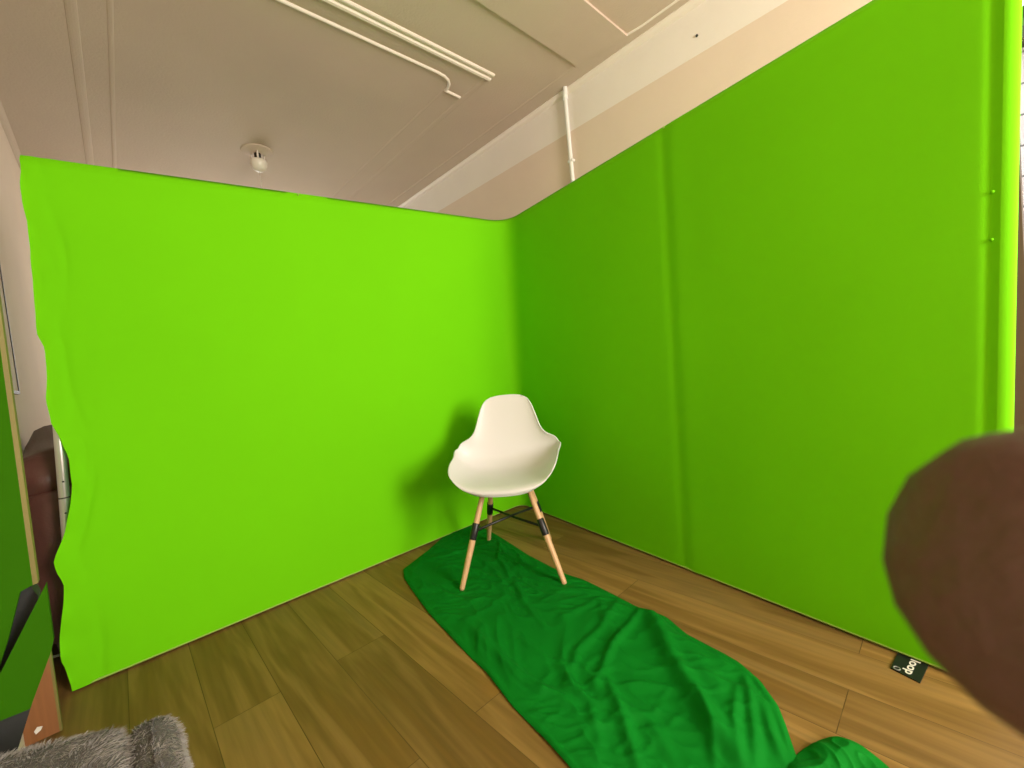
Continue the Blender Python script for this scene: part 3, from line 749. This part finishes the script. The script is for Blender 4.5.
# ------------------------------------------------------------------ orange pine board standing on the floor behind the cabinet
ya = (rm(0, .0, 0)).dot(YR)
def pp_(x, y): return atplane(x, y, YR*(-.03), YR)
poly = [atz(60, 741, 0), pp_(48, 655), pp_(43.5, 640), pp_(24, 700), pp_(36, 742)]
q0 = atplane(60.5, 736, YR*(-.03), YR); q1 = atplane(47, 645, YR*(-.03), YR)
z_lo = q0.z
brd = empty('pine_board', (q0.x, q0.y, 0), 'orange pine board leaning beside the foot of the green screen', 'board')
dd = (q1-q0).normalized(); zq1 = q1.z
foot = q0 + dd*((.004-q0.z)/dd.z); topp = q0 + dd*((zq1-q0.z)/dd.z)
slab('plank', [foot, topp, topp-XR*.045, q0-XR*.125+ZA*.11, foot-XR*.095], .018, 'plank', brd)
slab('pale_edge', [foot+XR*.006, topp+XR*.006, topp, foot], .018, 'ply', brd)
sq = [atplane(x, y, YR*(-.033), YR) for x, y in ((34, 732), (37, 727.5), (42.5, 726.5), (41, 730), (36, 734.5))]
slab('sticker', sq, .0028, 'sticker', brd)

# white cable from behind the screen edge
bm = bmesh.new()
c0 = atplane(44, 661, YR*.30, YR); c1 = atplane(52, 657.5, YR*.33, YR); c2 = atplane(62, 654, YR*.36, YR)
tube(bm, [Vector((c0.x+.01, c0.y-.03, .006)), c0-ZA*.05+Vector((-.004, -.01, 0)), c0, c1, c2, c2+Vector((.06, .03, -.02)), Vector((c2.x+.10, c2.y+.05, .006))], .0042, 8)
tag(obj('power_cable', bm, 'cable'), 'thin white cable near the floor beside the left edge of the green screen', 'cable')

# ------------------------------------------------------------------ grey fur stool in the near left corner
ZS = .42
E1 = Vector((.924, -.383, 0)).normalized(); E2 = -YR
cr = atz(150, 712, ZS)                         # its far right corner
stool = empty('fur_stool', (cr.x-.12, cr.y-.22, 0), 'grey faux fur covered stool in the bottom left corner', 'stool')
def lumpy(name, c, sx, sy, sz, r, seed):
    bm = bmesh.new(); box(bm, c, E1, E2, ZA, sx, sy, sz)
    bmesh.ops.bevel(bm, geom=list(bm.edges), offset=r, segments=5, affect='EDGES', profile=.6)
    for v in bm.verts:
        n_ = (v.co-Vector(c)).normalized(); v.co += n_*noise.noise(v.co*8+Vector((seed, 0, 0)))*.010
    return obj(name, bm, 'furbase', stool, True)
W1, D1 = .27, .46
c_main = cr - E1*(W1/2+.035) + E2*(D1/2) + ZA*(-.02-.09+.012)
c_bol = cr + E1*(.000) + E2*(D1/2-.006) + ZA*(-.02-.10-.004)
cush = lumpy('cushion', c_main, W1, D1, .20, .045, 1)
bol = lumpy('side_bolster', c_bol, .085, D1+.01, .235, .040, 5)
def furry(target, n, ln, wd, seedv, lean):
    rnd = random.Random(seedv); me = target.data; bm = bmesh.new()
    polys = [p for p in me.polygons if p.normal.z > -.3]
    ar = [p.area for p in polys]; V = me.vertices
    for p in rnd.choices(polys, weights=ar, k=n):
        ids = list(p.vertices); t = rnd.randrange(1, len(ids)-1) if len(ids) > 3 else 1
        a, b, c = V[ids[0]].co, V[ids[t]].co, V[ids[t+1]].co
        r1, r2 = rnd.random(), rnd.random()
        if r1+r2 > 1: r1, r2 = 1-r1, 1-r2
        q = a+(b-a)*r1+(c-a)*r2; nn = p.normal
        cl_ = Vector((noise.noise(q*22), noise.noise(q*22+Vector((5, 5, 5))), noise.noise(q*22+Vector((9, 1, 2)))))
        d = (nn*.8 + lean + cl_*.9 + Vector((rnd.gauss(0, .22), rnd.gauss(0, .22), rnd.gauss(0, .22)))).normalized()
        side_ = d.cross(Vector((rnd.gauss(0, 1), rnd.gauss(0, 1), rnd.gauss(0, 1)))).normalized()*wd
        L_ = ln*rnd.uniform(.6, 1.2); bend = (lean*.5-ZA*.35)*L_*.35
        v0 = bm.verts.new(q-side_); v1 = bm.verts.new(q+side_); v2 = bm.verts.new(q+d*L_*.55+side_*.7+bend*.3); v3 = bm.verts.new(q+d*L_*.55-side_*.7+bend*.3); v4 = bm.verts.new(q+d*L_+bend)
        bm.faces.new((v0, v1, v2, v3)); bm.faces.new((v3, v2, v4))
    return obj('fur', bm, 'fur', target, False, recalc=False)
furry(cush, 34000, .0115, .00050, 3, E1*.5+E2*.4)
furry(bol, 24000, .0115, .00050, 4, E1*.2+E2*.7)
for sx in (.05, .25):
    for sy in (.05, .40):
        bm = bmesh.new(); q = cr - E1*sx + E2*sy
        tube(bm, [Vector((q.x, q.y, 0)), Vector((q.x, q.y, .21))], [.014, .020], 12); obj('leg', bm, 'beech', stool, True)

# ------------------------------------------------------------------ fingertip of the hand holding the camera phone, very near the lens
def cs(x, y, z): return CAM + RT*x + UP*y + FW*z
hand = empty('hand', cs(.10, -.03, -.02), 'blurred brown fingertip with shade painted in, close to the lens at the right photo edge', 'hand')
chains = {
    'index': [((.102, -.028, -.010), .0115), ((.086, -.021, .010), .0100), ((.064, -.0165, .024), .0092), ((.047, -.0140, .0275), .0125), ((.0350, -.0128, .0262), .0118), ((.0282, -.0128, .0252), .0088)],
    'middle': [((.100, -.048, -.012), .0120), ((.080, -.048, .012), .0100), ((.058, -.052, .022), .0090), ((.046, -.056, .016), .0080)],
    'ring': [((.104, -.068, -.014), .0110), ((.086, -.070, .010), .0095), ((.066, -.073, .018), .0085), ((.055, -.076, .012), .0075)],
    'little': [((.110, -.086, -.016), .0100), ((.096, -.088, .004), .0082), ((.080, -.091, .010), .0072), ((.071, -.093, .006), .0064)],
    'thumb': [((.118, -.034, -.034), .0130), ((.100, -.020, -.040), .0115), ((.080, -.012, -.038), .0100), ((.066, -.010, -.034), .0088)]}
palm = [((.185, -.085, -.075), .024), ((.155, -.072, -.055), .022), ((.128, -.060, -.035), .022)]
me = bpy.data.meshes.new('skin'); V = []; E_ = []; Rr = []
for p, r_ in palm: V.append(cs(*p)); Rr.append(r_)
E_ += [(0, 1), (1, 2)]
for k, c in chains.items():
    prev = 1 if k == 'thumb' else 2
    for p, r_ in c:
        V.append(cs(*p)); Rr.append(r_); E_.append((prev, len(V)-1)); prev = len(V)-1
me.from_pydata([tuple(v) for v in V], E_, [])
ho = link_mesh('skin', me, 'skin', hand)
sk = ho.modifiers.new('skin', 'SKIN')
for i, r_ in enumerate(Rr):
    me.skin_vertices[0].data[i].radius = (r_, r_)
me.skin_vertices[0].data[0].use_root = True
sk.use_smooth_shade = True
ss_ = ho.modifiers.new('smooth', 'SUBSURF'); ss_.levels = 2; ss_.render_levels = 2
for k, c in chains.items():
    a = cs(*c[-2][0]); b2 = cs(*c[-1][0]); d = (b2-a).normalized()
    nrm = (FW if k != 'thumb' else FW); nrm = (nrm-d*nrm.dot(d)).normalized(); sd_ = d.cross(nrm)
    rr = c[-1][1]; bm = bmesh.new(); cN = b2 - d*rr*(.2 if k != 'index' else 1.5) + nrm*rr*.93; rows = []
    for i in range(7):
        for j in range(7):
            x_ = (i/6-.5)*2; y_ = (j/6-.5)*2
            q = cN + d*(y_*rr*.75*(1-.15*x_*x_)) + sd_*(x_*rr*.62*(1-.12*max(0, y_)**2)) - nrm*(x_*x_*rr*.30)
            rows.append(bm.verts.new(q))
    for i in range(6):
        for j in range(6): bm.faces.new((rows[i*7+j], rows[i*7+j+1], rows[(i+1)*7+j+1], rows[(i+1)*7+j]))
    obj('nail', bm, 'nail', hand, True)
